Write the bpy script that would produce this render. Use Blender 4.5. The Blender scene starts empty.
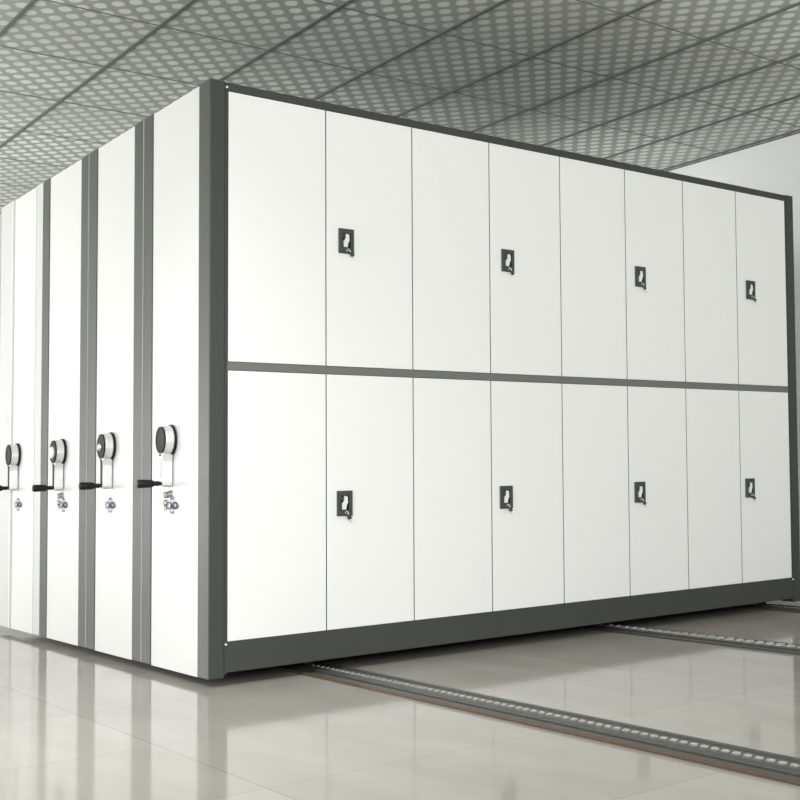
import bpy, bmesh, math, random
from mathutils import Vector, Matrix
random.seed(4)
S = bpy.context.scene
C = S.collection
PI = math.pi

# ------------------------------------------------------------------ helpers
def srgb(r, g, b):
    f = lambda c: (c/255/12.92) if c/255 <= .04045 else ((c/255+.055)/1.055)**2.4
    return (f(r), f(g), f(b), 1)

def mat(name, col, rough=.5, metal=0., noise=0., nscale=200., coat=0., bump=0.):
    m = bpy.data.materials.new(name); m.use_nodes = True
    nt = m.node_tree; b = nt.nodes['Principled BSDF']
    b.inputs['Base Color'].default_value = col
    b.inputs['Roughness'].default_value = rough
    b.inputs['Metallic'].default_value = metal
    if coat: b.inputs['Coat Weight'].default_value = coat
    tc = nt.nodes.new('ShaderNodeTexCoord')
    nz = nt.nodes.new('ShaderNodeTexNoise'); nz.inputs['Scale'].default_value = nscale
    nz.inputs['Detail'].default_value = 2
    nt.links.new(tc.outputs['Object'], nz.inputs['Vector'])
    mr = nt.nodes.new('ShaderNodeMapRange')
    mr.inputs['To Min'].default_value = 1-noise; mr.inputs['To Max'].default_value = 1+noise
    nt.links.new(nz.outputs['Fac'], mr.inputs['Value'])
    vm = nt.nodes.new('ShaderNodeVectorMath'); vm.operation = 'SCALE'
    vm.inputs[0].default_value = col[:3]
    nt.links.new(mr.outputs['Result'], vm.inputs['Scale'])
    nt.links.new(vm.outputs['Vector'], b.inputs['Base Color'])
    if bump:
        bp = nt.nodes.new('ShaderNodeBump'); bp.inputs['Strength'].default_value = bump
        bp.inputs['Distance'].default_value = .001
        nt.links.new(nz.outputs['Fac'], bp.inputs['Height'])
        nt.links.new(bp.outputs['Normal'], b.inputs['Normal'])
    return m

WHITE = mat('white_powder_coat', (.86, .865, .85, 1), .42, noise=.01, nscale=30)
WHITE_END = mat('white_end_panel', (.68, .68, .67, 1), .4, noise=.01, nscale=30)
GREY = mat('grey_powder_coat', (.058, .061, .054, 1), .42, noise=.10, nscale=420, bump=.15)
GREY.node_tree.nodes['Principled BSDF'].inputs['Specular IOR Level'].default_value = .25
RAILGREY = mat('light_grey_powder_coat', (.15, .155, .142, 1), .45, noise=.05, nscale=300)
SEAL = mat('pale_rubber_seal', (.42, .42, .41, 1), .5, noise=.05)
GAP = mat('dark_gap', (.10, .10, .09, 1), .8, noise=.1)
EDGE = mat('door_edge_grey', (.3, .3, .29, 1), .6, noise=.03)
BLACK = mat('black_plastic', (.008, .008, .007, 1), .5, noise=.1)
BLACK.node_tree.nodes['Principled BSDF'].inputs['Specular IOR Level'].default_value = .25
WHITE_OLD = mat('greyish_white_coat', (.55, .56, .54, 1), .5, noise=.02, nscale=20)
HUB = mat('hub_black', (.012, .013, .011, 1), .55, noise=.1)
HUB.node_tree.nodes['Principled BSDF'].inputs['Specular IOR Level'].default_value = .12
SLATE = mat('dark_green_grey_plastic', (.045, .055, .048, 1), .4, noise=.1)
CHROME = mat('chrome', (.74, .75, .74, 1), .22, metal=.8, noise=.02, nscale=60)
LEVER = mat('bright_lever', (.85, .85, .84, 1), .3, metal=.2, noise=.02)
BED = mat('rail_bed_steel', (.11, .115, .10, 1), .5, metal=.2, noise=.3, nscale=60)
STEEL = mat('rail_steel', (.07, .07, .062, 1), .5, metal=.2, noise=.3, nscale=60)
RUST = mat('brown_rail_edge', (.10, .065, .045, 1), .6, metal=.2, noise=.3, nscale=60)
STUD = mat('bright_steel_stud', (.62, .62, .60, 1), .25, metal=.5, noise=.1)
INK = mat('dark_ink', (.02, .022, .03, 1), .6, noise=.2, nscale=300)
INKBLUE = mat('pale_blue_ink', (.13, .19, .38, 1), .6, noise=.2, nscale=300)
INKGREY = mat('brown_grey_ink', (.14, .13, .11, 1), .6, noise=.2, nscale=300)
WALL = mat('painted_wall', (.88, .885, .86, 1), .8, noise=.02, nscale=4)

def box(bm, x0, x1, y0, y1, z0, z1, bev=0., mi=0):
    vs = [bm.verts.new((x, y, z)) for x in (x0, x1) for y in (y0, y1) for z in (z0, z1)]
    F = [(0,1,3,2), (4,6,7,5), (0,4,5,1), (2,3,7,6), (0,2,6,4), (1,5,7,3)]
    fs = [bm.faces.new([vs[i] for i in f]) for f in F]
    for f in fs: f.material_index = mi
    if bev:
        es = list({e for f in fs for e in f.edges})
        r = bmesh.ops.bevel(bm, geom=es, offset=bev, segments=2, affect='EDGES', profile=.5)
        for f in r['faces']: f.material_index = mi
    return fs

def cyl(bm, p0, p1, r0, r1=None, n=20, mi=0):
    r1 = r0 if r1 is None else r1
    p0, p1 = Vector(p0), Vector(p1)
    q = (p1-p0).to_track_quat('Z', 'Y').to_matrix()
    A, B = [], []
    for i in range(n):
        a = 2*PI*i/n; v = q @ Vector((math.cos(a), math.sin(a), 0))
        A.append(bm.verts.new(p0+v*r0)); B.append(bm.verts.new(p1+v*r1))
    for i in range(n):
        f = bm.faces.new((A[i], A[(i+1) % n], B[(i+1) % n], B[i])); f.smooth = True; f.material_index = mi
    bm.faces.new(A[::-1]).material_index = mi; bm.faces.new(B).material_index = mi

def lathe(bm, prof, axis='x', n=28, o=(0,0,0), mi=0):
    """profile of (distance along -x, radius)"""
    rings = []
    for d, r in prof:
        rings.append([bm.verts.new((o[0]-d, o[1]+r*math.cos(2*PI*i/n), o[2]+r*math.sin(2*PI*i/n))) for i in range(n)])
    for a, b in zip(rings, rings[1:]):
        for i in range(n):
            f = bm.faces.new((a[i], b[i], b[(i+1) % n], a[(i+1) % n])); f.smooth = True; f.material_index = mi
    bm.faces.new(rings[0]); bm.faces.new(rings[-1][::-1])

def prism(bm, pts, fn, d0, d1, mi=0, bev=0.):
    """pts 2-D outline, fn(a, b, d) -> 3-D point"""
    A = [bm.verts.new(fn(a, b, d0)) for a, b in pts]; B = [bm.verts.new(fn(a, b, d1)) for a, b in pts]
    n = len(pts); fs = []
    for i in range(n):
        fs.append(bm.faces.new((A[i], A[(i+1) % n], B[(i+1) % n], B[i])))
    fs.append(bm.faces.new(A[::-1])); top = bm.faces.new(B); fs.append(top)
    for f in fs: f.material_index = mi
    if bev:
        r = bmesh.ops.bevel(bm, geom=list(top.edges), offset=bev, segments=2, affect='EDGES')
    return fs

def obj(name, bm, m, parent=None):
    bmesh.ops.recalc_face_normals(bm, faces=bm.faces[:])
    me = bpy.data.meshes.new(name); bm.to_mesh(me); bm.free()
    for k in (m if isinstance(m, (list, tuple)) else [m]): me.materials.append(k)
    o = bpy.data.objects.new(name, me); C.objects.link(o)
    if parent: o.parent = parent
    return o

def thing(name, label, cat, loc=(0,0,0), group=None):
    o = bpy.data.objects.new(name, None); C.objects.link(o); o.location = loc
    o.empty_display_size = .2
    o['label'] = label; o['category'] = cat
    if group: o['group'] = group
    return o

def struct(o): o['kind'] = 'structure'; return o
NB = bmesh.new

# ------------------------------------------------------------------ camera
cd = bpy.data.cameras.new('camera'); cam = bpy.data.objects.new('camera', cd); C.objects.link(cam)
yaw, pit, rol = 0.8416254, 0.0490396, -0.0248327
fwd = Vector((math.sin(yaw)*math.cos(pit), math.cos(yaw)*math.cos(pit), math.sin(pit)))
rt = Vector((math.cos(yaw), -math.sin(yaw), 0)); up = rt.cross(fwd)
r2 = rt*math.cos(rol)+up*math.sin(rol); u2 = -rt*math.sin(rol)+up*math.cos(rol)
M = Matrix((r2, u2, -fwd)).transposed().to_4x4()
CP = Vector((-1.69337, -4.98666, .75422)); M.translation = CP
cam.matrix_world = M
cd.sensor_width = 36; FP = 1224.825; cd.lens = FP/800*36
cd.shift_x = -.625; cd.shift_y = .00962
cd.clip_end = 60
S.camera = cam

# ------------------------------------------------------------------ room
HC = 3.0; XW = 3.895; YB = 7.0
def floor_mat():
    m = bpy.data.materials.new('polished_floor_tile'); m.use_nodes = True
    nt = m.node_tree; b = nt.nodes['Principled BSDF']; N = nt.nodes.new; L = nt.links.new
    geo = N('ShaderNodeTexCoord')
    mp = N('ShaderNodeMapping'); mp.inputs['Location'].default_value = (-1.14+4.8, .95, 0)
    L(geo.outputs['Object'], mp.inputs['Vector'])
    br = N('ShaderNodeTexBrick'); br.offset = 0; br.squash = 1
    br.inputs['Scale'].default_value = 1; br.inputs['Brick Width'].default_value = .8
    br.inputs['Row Height'].default_value = .8; br.inputs['Mortar Size'].default_value = .0018
    br.inputs['Color1'].default_value = (.39, .375, .335, 1); br.inputs['Color2'].default_value = (.345, .33, .295, 1)
    br.inputs['Mortar'].default_value = (.25, .24, .22, 1)
    L(mp.outputs['Vector'], br.inputs['Vector'])
    nz = N('ShaderNodeTexNoise'); nz.inputs['Scale'].default_value = 2.2; nz.inputs['Detail'].default_value = 6
    mp2 = N('ShaderNodeMapping'); mp2.inputs['Scale'].default_value = (2.2, .5, 1)
    L(geo.outputs['Object'], mp2.inputs['Vector']); L(mp2.outputs['Vector'], nz.inputs['Vector'])
    mr = N('ShaderNodeMapRange'); mr.inputs['To Min'].default_value = .78; mr.inputs['To Max'].default_value = 1.2
    L(nz.outputs['Fac'], mr.inputs['Value'])
    vm = N('ShaderNodeVectorMath'); vm.operation = 'SCALE'
    L(br.outputs['Color'], vm.inputs[0]); L(mr.outputs['Result'], vm.inputs['Scale'])
    L(vm.outputs['Vector'], b.inputs['Base Color'])
    b.inputs['Roughness'].default_value = .085
    b.inputs['IOR'].default_value = 1.27; b.inputs['Specular IOR Level'].default_value = .42
    bp = N('ShaderNodeBump'); bp.inputs['Strength'].default_value = .02; bp.inputs['Distance'].default_value = .002
    L(nz.outputs['Fac'], bp.inputs['Height']); L(bp.outputs['Normal'], b.inputs['Normal'])
    return m

def ceiling_mat():
    m = bpy.data.materials.new('perforated_ceiling_tile'); m.use_nodes = True
    nt = m.node_tree; b = nt.nodes['Principled BSDF']; N = nt.nodes.new; L = nt.links.new
    tc = N('ShaderNodeTexCoord'); sp = N('ShaderNodeSeparateXYZ'); L(tc.outputs['Object'], sp.inputs[0])
    def math_(op, a, bb=None):
        n = N('ShaderNodeMath'); n.operation = op
        for i, v in enumerate((a, bb)):
            if v is None: continue
            if isinstance(v, (int, float)): n.inputs[i].default_value = v
            else: L(v, n.inputs[i])
        return n.outputs[0]
    cx = math_('COSINE', math_('MULTIPLY', math_('ADD', sp.outputs[0], -.593), 2*PI/.101))
    cy = math_('COSINE', math_('MULTIPLY', math_('ADD', sp.outputs[1], -2.057), 2*PI/.159))
    f = math_('ABSOLUTE', math_('ADD', cx, cy))
    mr = N('ShaderNodeMapRange'); mr.interpolation_type = 'SMOOTHSTEP'
    mr.inputs['From Min'].default_value = .6; mr.inputs['From Max'].default_value = 1.35
    L(f, mr.inputs['Value'])
    nz = N('ShaderNodeTexNoise'); nz.inputs['Scale'].default_value = 1.1
    L(tc.outputs['Object'], nz.inputs['Vector'])
    fade = N('ShaderNodeMapRange'); fade.inputs['From Min'].default_value = .35; fade.inputs['From Max'].default_value = .65
    fade.inputs['To Min'].default_value = .6; fade.inputs['To Max'].default_value = 1
    L(nz.outputs['Fac'], fade.inputs['Value'])
    fac = math_('MULTIPLY', mr.outputs['Result'], fade.outputs['Result'])
    mix = N('ShaderNodeMix'); mix.data_type = 'RGBA'
    L(fac, mix.inputs['Factor'])
    mix.inputs[6].default_value = (.40, .42, .38, 1); mix.inputs[7].default_value = (.87, .89, .85, 1)
    L(mix.outputs[2], b.inputs['Base Color'])
    b.inputs['Roughness'].default_value = .55
    return m

bm = NB(); box(bm, -9, XW+.1, -9, YB+.1, -.1, 0); struct(obj('floor', bm, floor_mat()))
CM = ceiling_mat()
bm = NB(); box(bm, -9, XW+.1, -9, YB+.1, HC, HC+.1); struct(obj('ceiling', bm, CM))
bm = NB(); box(bm, XW, XW+.1, -9, YB+.1, 0, HC); struct(obj('wall_right', bm, WALL))
bm = NB(); box(bm, -9, XW, YB, YB+.1, 0, HC); struct(obj('wall_back', bm, WALL))
# ceiling grid: thin T-bars hanging just under the tiles
GRID = mat('ceiling_grid_grey', (.13, .14, .125, 1), .5, noise=.05, nscale=20)
bm = NB()
k = -12
while .312+.505*k < XW:
    x = .312+.505*k; box(bm, x-.008, x+.008, -8, YB, HC-.008, HC+.001); k += 1
g = obj('trim_1', bm, GRID); struct(g)
GRID2 = mat('ceiling_joint_grey', (.2, .21, .19, 1), .5, noise=.05, nscale=20)
bm = NB()
for j in range(-9, 9):
    y = .745+.845*j
    if y < YB: box(bm, -6.5, XW, y-.005, y+.005, HC-.003, HC+.001)
struct(obj('trim_3', bm, GRID2))
bm = NB(); box(bm, XW-.007, XW+.001, -8, YB, HC-.006, HC+.001)
struct(obj('trim_2', bm, GRID))

SEAM = [.065, .434, .797, 1.157, 1.521, 1.889, 2.248, 2.604, 2.963]
XD0, XD1 = SEAM[0], SEAM[-1]
XE = XD1+.062
ZB, ZDB, ZM, ZDT, ZT = .03, .163, 1.2045, 2.2635, 2.299
PITCH = .7567; D = .750

# ------------------------------------------------------------------ cabinet parts (local frame, x into the row, y away)
def post(parent, x0, x1, y0, y1, m, lip=None):
    bm = NB(); box(bm, x0, x1, y0, y1, ZB, ZT, bev=.004)
    return obj('corner_post', bm, m, parent)

def teardrop(r, w, zlow, n=26):
    """outline (y, z) of the crank housing round (0,0): round head, shoulders, straight arm with a round end"""
    pts = []
    a0 = math.asin(min(.98, (w*1.25)/r))
    for i in range(n+1):
        a = -PI/2 + a0 + (2*PI-2*a0)*i/n
        pts.append((r*math.cos(a), r*math.sin(a)))
    # left side down
    pts += [(-w*1.02, -r*1.18), (-w*.86, -r*1.45)]
    for i in range(9):
        a = PI + PI*i/8
        pts.append((w*.86*math.cos(a), zlow+w*.86+w*.86*math.sin(a)))
    pts += [(w*.86, -r*1.45), (w*1.02, -r*1.18)]
    return pts

def crank(parent, yc, zc, black_face, cap):
    root = obj('crank_backplate', (lambda b: (prism(b, teardrop(.0615, .0135, -.095), lambda a, c, d: (-d, yc+a, zc+c), .0, .007), b)[1])(NB()), BLACK, parent)
    root.name = 'crank_handle'; root['label'] = 'chrome teardrop crank handle with black hub and black grip'
    bm = NB(); prism(bm, teardrop(.058, .0165, -.186), lambda a, c, d: (-d, yc+a, zc+c), .0005, .036, bev=.003)
    h = obj('crank_housing', bm, CHROME, root)
    # concave black hub
    bm = NB(); lathe(bm, [(.034, .0535), (.0405, .0535), (.0405, .0505), (.0385, .046), (.0372, .02), (.037, .001)], o=(0, yc, zc), n=36)
    obj('hub_disc', bm, HUB, root)
    if cap:
        bm = NB()
        s = .018 if cap == 1 else .03
        lathe(bm, [(.036, s), (.041, s), (.047, s*.75), (.049, .001)], o=(0, yc+.012, zc-.004), n=24)
        obj('hub_cap', bm, LEVER if cap == 2 else CHROME, root)
    # strip on the arm
    bm = NB()
    if black_face:
        box(bm, -.0385, -.035, yc-.009, yc+.011, zc-.168, zc-.062, bev=.001)
    else:
        box(bm, -.0372, -.035, yc-.002, yc+.0025, zc-.15, zc-.07)
    obj('arm_inlay', bm, BLACK, root)
    # small screws at the neck
    bm = NB(); lathe(bm, [(.035, .005), (.039, .005), (.0395, .001)], o=(0, yc+.011, zc-.0595), n=12)
    obj('screw', bm, SLATE, root)
    # grip: turned black handle sticking out
    bm = NB(); z = zc-.171
    lathe(bm, [(.034, .008), (.044, .0085), (.046, .0105), (.051, .0105), (.053, .0085), (.057, .0095), (.064, .012),
               (.070, .0155), (.095, .0165), (.114, .0165), (.118, .014), (.119, .001)], o=(0, yc, z), n=24)
    obj('grip', bm, BLACK, root)
    return root

def stroke(bm, pts, w, mi):
    pts = [(EY[0]+(p[0]-EY[0])*1.2, p[1]) for p in pts]
    """flat printed line, (y,z) points, on plane x=-.0008"""
    for (a, b) in zip(pts, pts[1:]):
        v = Vector((b[0]-a[0], b[1]-a[1])); L = v.length
        if L < 1e-6: continue
        n = Vector((-v.y, v.x))/L*w*.85; e = v/L*w*.3
        P = [(a[0]-e.x+n.x, a[1]-e.y+n.y), (a[0]-e.x-n.x, a[1]-e.y-n.y), (b[0]+e.x-n.x, b[1]+e.y-n.y), (b[0]+e.x+n.x, b[1]+e.y+n.y)]
        f = bm.faces.new([bm.verts.new((-.0009-.00005*mi, p[0], p[1])) for p in P]); f.material_index = mi

def loop(cy, cz, ry, rz, a0=0, a1=360, n=14):
    return [(cy+ry*math.cos(math.radians(a0+(a1-a0)*i/n)), cz+rz*math.sin(math.radians(a0+(a1-a0)*i/n))) for i in range(n+1)]

EY = [0]
def emblem(parent, yc, zc, rings):
    EY[0] = yc
    # viewed from outside, +y is to the LEFT in the picture
    bm = NB()
    stroke(bm, loop(yc, zc+.017, .017, .011), .0035, 1)
    stroke(bm, loop(yc, zc-.019, .017, .011), .0035, 1)
    stroke(bm, loop(yc, zc+.017, .019, .012, 200, 340), .0045, 0)
    stroke(bm, loop(yc, zc-.017, .020, .012, 20, 160), .0045, 0)
    stroke(bm, loop(yc-.030, zc, .017, .012, 60, 300), .004, 0)
    stroke(bm, [(yc-.047, zc+.005), (yc-.055, zc-.002), (yc-.047, zc-.006)], .006, 0)
    stroke(bm, loop(yc+.034, zc, .017, .012, -120, 120), .0035, 2)
    stroke(bm, [(yc+.045, zc+.009), (yc+.049, zc+.004)], .005, 0)
    stroke(bm, [(yc+.045, zc-.009), (yc+.040, zc-.012)], .005, 0)
    stroke(bm, [(yc+.012, zc-.004), (yc-.012, zc+.006)], .006, 0)
    stroke(bm, [(yc-.004, zc-.008), (yc-.02, zc-.004)], .005, 0)
    stroke(bm, [(yc+.004, zc+.03), (yc-.006, zc+.033)], .004, 1)
    o = obj('emblem_print', bm, [INK, INKBLUE, INKGREY], parent)
    o['label'] = 'small dark and pale blue four-lobed emblem print'
    if rings:
        bm = NB()
        stroke(bm, loop(yc+.062, zc+.042, .016, .0105), .0035, 2)
        stroke(bm, [(yc+.068, zc+.046), (yc+.055, zc+.038)], .003, 2)
        stroke(bm, loop(yc+.064, zc+.010, .016, .0105), .004, 2)
        stroke(bm, [(yc+.066, zc), (yc+.064, zc-.022)], .006, 2)
        # two small characters beside the rings
        for dz in (.052, .036):
            y0 = yc+.028
            stroke(bm, [(y0+.018, zc+dz-.004), (y0-.004, zc+dz+.004)], .0035, 0)
            stroke(bm, [(y0+.012, zc+dz+.005), (y0+.010, zc+dz-.007)], .0035, 0)
            stroke(bm, [(y0-.012, zc+dz+.006), (y0-.022, zc+dz+.001)], .0045, 0)
            stroke(bm, [(y0-.016, zc+dz+.007), (y0-.014, zc+dz-.006)], .0035, 0)
            stroke(bm, [(y0-.024, zc+dz+.004), (y0-.023, zc+dz-.007)], .0035, 0)
        o = obj('key_diagram_print', bm, [INK, INKBLUE, INKGREY], parent)
        o['label'] = 'small print of two rings and characters'

def wheels(parent):
    for xr in (.43, 1.865, 2.885):
        for y in (.17, .58):
            bm = NB(); cyl(bm, (xr-.012, y, .044), (xr+.012, y, .044), .030, n=24)
            obj('wheel', bm, STEEL, parent)

def shell(parent, front_open):
    """inner carcass, always behind the visible panels"""
    bm = NB()
    y0 = .03 if front_open else .012
    box(bm, .02, XE-.02, y0, D-.012, .05, ZT-.01, bev=.002)
    obj('carcass', bm, GREY if front_open else WHITE, parent)

def cabinet(idx, label, m_post, far_w, cr, rings, near_w=.116, D=D):
    t = thing('mobile_shelving_cabinet', label, 'cabinet', (0, PITCH*idx, 0), 'mobile shelving cabinets in a row on floor rails')
    post(t, 0, .055, 0, near_w, m_post)
    post(t, 0, .055, D-far_w, D, m_post)
    post(t, XE-.055, XE, 0, .105, GREY)
    post(t, XE-.055, XE, D-.105, D, GREY)
    bm = NB(); box(bm, .0035, .03, near_w, D-far_w, ZB, ZT-.003)
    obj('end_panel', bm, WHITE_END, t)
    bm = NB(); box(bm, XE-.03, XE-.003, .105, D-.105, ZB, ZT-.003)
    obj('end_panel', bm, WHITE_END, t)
    # pale rubber seal along the far edge
    bm = NB(); box(bm, -.0015, .012, D+.0005, D+.0045, ZB+.004, ZT-.004, bev=.001)
    obj('seal_strip', bm, SEAL, t)
    bm = NB(); box(bm, .055, XE-.055, .0, D, ZT-.01, ZT-.004)
    obj('top_panel', bm, GREY if idx < 3 else WHITE_END, t)
    wheels(t)
    crank(t, *cr)
    emblem(t, rings[1], .677, rings[0])
    return t

c1 = cabinet(0, 'front mobile cabinet, its long side faced with white doors, framed in grey', GREY, .110, (.405, .936, False, 0), (True, .395))
c2 = cabinet(1, 'second mobile cabinet, grey posts, small chrome cap in crank hub, emblem print only', GREY, .122, (.403, .934, True, 1), (False, .414))
c3 = cabinet(2, 'third white mobile cabinet with big white cap in crank hub and rings printed below', GREY, .112, (.380, .930, True, 2), (True, .366))
c4 = cabinet(3, 'farthest mobile cabinet on the left, with white posts instead of grey ones', WHITE_OLD, .255, (.439, .935, True, 0), (False, .42), D=.82)
for t in (c2, c3, c4): shell(t, False)
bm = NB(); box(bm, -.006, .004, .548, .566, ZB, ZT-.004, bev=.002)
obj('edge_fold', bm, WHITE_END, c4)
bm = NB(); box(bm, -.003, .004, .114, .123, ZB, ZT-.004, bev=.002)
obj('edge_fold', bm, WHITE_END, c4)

# front cabinet: carcass, rails and doors
bm = NB(); box(bm, .056, XE-.056, .028, D-.012, .05, ZT-.012); obj('carcass', bm, GAP, c1)
# inner strip of the posts
bm = NB(); box(bm, .0555, XD0-.0015, .003, .03, ZB+.012, ZT-.03, bev=.0012); obj('post_inner_strip', bm, GREY, c1)
bm = NB(); box(bm, XD1+.0015, XE-.0555, .003, .03, ZB+.012, ZT-.03, bev=.0012); obj('post_inner_strip', bm, GREY, c1)
bm = NB(); box(bm, .0556, XE-.0556, .002, .03, .049, ZDB, bev=.002); obj('base_rail', bm, GREY, c1)
bm = NB(); box(bm, .0556, XE-.0556, .001, .03, ZDT+.001, ZT-.004, bev=.002); obj('top_rail', bm, GREY, c1)
bm = NB(); box(bm, XD0-.001, XD1+.001, .003, .03, ZM-.0155, ZM+.0155, bev=.0015)
r = obj('middle_rail', bm, RAILGREY, c1); r['label'] = 'paler grey horizontal rail between the two rows of doors'
for (x, z) in ((.060, ZT-.022), (.060, .155), (XD1+.004, .155)):
    bm = NB(); cyl(bm, (x, .0035, z), (x, -.0035, z), .0045, .004, n=16); obj('screw', bm, LEVER, c1)

def lock(door, x, z, key_ang, key_len):
    """lock plate with a recessed slot, bright lever and a key; x,z = lower left corner"""
    w, h = .0615, .1015
    y = .0035
    bm = NB()
    t = .013
    box(bm, x, x+w, y-.009, y, z, z+.024, bev=.0012)
    box(bm, x, x+w, y-.009, y, z+h-.02, z+h, bev=.0012)
    box(bm, x, x+.015, y-.009, y, z+.0235, z+h-.0195, bev=.0012)
    box(bm, x+w-t, x+w, y-.009, y, z+.0235, z+h-.0195, bev=.0012)
    box(bm, x+.002, x+w-.002, y-.002, y, z+.002, z+h-.002, mi=1)
    cyl(bm, (x+.017, y-.008, z+h-.03), (x+.017, y-.011, z+h-.03), .0065, n=16)
    p = obj('lock_plate', bm, [SLATE, BLACK], door); p['label'] = 'dark rectangular lock plate'
    bm = NB()
    cx = x+.027
    f = lambda a, c, d: (a, -d, c)
    prism(bm, [(cx+.001, z+h-.021), (cx+.013, z+h-.024), (cx+.0145, z+h-.050), (cx+.008, z+h-.056), (cx+.0065, z+h-.076), (cx-.008, z+h-.076), (cx-.0085, z+h-.050), (cx-.001, z+h-.042)],
          f, .0, .0095, bev=.0015)
    p = obj('lock_lever', bm, LEVER, door); p['label'] = 'bright silver lever in the lock plate'
    # key: round collar, short shank out of the lock, hanging bow
    bm = NB()
    kx, kz = x+.037, z+.013
    cyl(bm, (kx, y-.006, kz), (kx, y-.0125, kz), .0075, n=18)
    cyl(bm, (kx, y-.0125, kz), (kx, y-.020, kz), .003, n=10)
    obj('lock_cylinder', bm, CHROME, door)
    bm = NB()
    a = math.radians(key_ang); dx, dz = math.sin(a), -math.cos(a)
    def g(u, v, d): u *= .82; v *= .82; return (kx+dx*u - dz*v, y-.0155-d, kz+dz*u + dx*v)
    prism(bm, [(-.004, -.0055), (.013, -.0055), (.016, -.009), (.033, -.009), (.035, -.006), (.035, .006), (.033, .009), (.016, .009), (.013, .0055), (-.004, .0055)], g, 0, .004, mi=0, bev=.001)
    prism(bm, [(.0352, -.0028), (.0352+key_len, -.0022), (.0352+key_len+.003, 0), (.0352+key_len, .0028), (.0352, .0028)], g, .001, .003, mi=1)
    prism(bm, [(.001, -.002), (.010, -.002), (.010, .002), (.001, .002)], g, .0035, .0055, mi=1)
    obj('key', bm, [SLATE, LEVER], door)

G = .0018
keys = {(1,1): (38, .004), (1,0): (22, .018), (3,1): (28, .002), (3,0): (24, .014), (5,1): (30, .022), (5,0): (35, .022), (7,1): (42, .022), (7,0): (38, .014)}
for row, (z0, z1) in enumerate(((ZDB, ZM-.0155), (ZM+.0155, ZDT+.001))):
    for k in range(8):
        x0, x1 = SEAM[k]+G, SEAM[k+1]-G
        bm = NB()
        box(bm, x0, x1, .0035, .024, z0+G, z1-G, bev=.0012)
        for f in bm.faces:
            if abs(f.normal.x) > .5: f.material_index = 1
        bm.normal_update()
        for f in bm.faces:
            if abs(f.normal.x) > .5: f.material_index = 1
        d = obj('door', bm, [WHITE, EDGE], c1)
        if k % 2:
            d['label'] = 'white door leaf with a dark lock at its left edge'
            off = (.049, .056, .053, .062)[k//2] if row else (.040, .038, .032, .032)[k//2]
            lock(d, SEAM[k]+off, 1.685 if row else .616, *keys[(k, row)])

# ------------------------------------------------------------------ floor rails
def rail(x, w, label, rows, y0=-3.6, y1=3.2):
    t = thing('floor_rail', label, 'rail', (x, 0, 0), 'steel rails running under the cabinets')
    bm = NB(); box(bm, -w/2, w/2, y0, y1, 0, .004, bev=.001); obj('rail_bed', bm, BED, t)
    for s, m in ((-1, RUST if rows == 1 else STEEL), (1, STEEL)):
        bm = NB(); box(bm, s*w/2-.007, s*w/2+.007, y0, y1, 0, .010, bev=.002)
        o = obj('rail_edge', bm, m, t)
        if m is RUST: o['label'] = 'brownish worn rail edge'
    bm = NB(); box(bm, -.014-.02, .014-.02, y0, y1, .003, .013, bev=.003); obj('running_bar', bm, STEEL, t)
    bm = NB()
    n = 0
    for r_ in range(rows):
        xr = (.035,)[0] if rows == 1 else (.035, -.005)[r_]
        st = .045 if rows == 1 else .066
        y = y0+.02+(.033 if r_ else 0)
        while y < y1:
            box(bm, xr-.006 if rows == 1 else xr-.011, xr+.006 if rows == 1 else xr+.011, y, y+(.022 if rows == 1 else .034), .0035, .0085 if rows == 1 else .014)
            y += st
    o = obj('stud_row', bm, STUD, t); o['kind'] = 'stuff'; o['label'] = 'row of bright steel studs along the rail'
    return t
rail(.43, .155, 'steel floor rail nearest the crank handle end, with one row of bright studs', 1)
rail(1.865, .155, 'middle steel floor rail with two staggered rows of bright studs', 2)
rail(2.885, .155, 'steel floor rail under the far right end of the door-fronted cabinet', 1)

# ------------------------------------------------------------------ light
w = bpy.data.worlds.new('world'); S.world = w; w.use_nodes = True
w.node_tree.nodes['Background'].inputs[0].default_value = (.95, .98, 1, 1)
w.node_tree.nodes['Background'].inputs[1].default_value = .5
def area(name, loc, target, sx, sy, power, col=(1, 1, 1)):
    l = bpy.data.lights.new(name, 'AREA'); l.shape = 'RECTANGLE'; l.size = sx; l.size_y = sy; l.energy = power; l.color = col
    o = bpy.data.objects.new(name, l); C.objects.link(o); o.location = loc
    o.rotation_euler = (Vector(target)-Vector(loc)).to_track_quat('-Z', 'Y').to_euler()
    return o
area('window_light', (-5.0, 1.0, 1.6), (0, 1.4, 1.3), 5, 2.0, 150)
area('front_light', (-1.6, -6.6, 1.9), (.3, 0, 1.3), 4.0, 1.8, 275)
area('left_ceiling_fill', (-3.8, 5.6, .8), (.6, 4.6, 3.0), 2.5, 1.2, 160)  # added fill with no window behind it, lifts the ceiling at far left
sl = area('right_wall_fill', (2.6, 3.2, 2.34), (3.9, .9, 2.42), 1.0, .3, 5)  # unseen fill added behind the cabinet tops to brighten the right wall
sl.data.spread = 1.2
cl = area('left_floor_fill', (-1.2, -1.0, 2.93), (-.7, -.5, 0), 1.1, 1.1, 25)  # added fill, not a real fixture, brightens the floor on the left
cl.data.spread = 1.6
S.view_settings.view_transform = 'Standard'
S.view_settings.look = 'None'
S.view_settings.exposure = 0
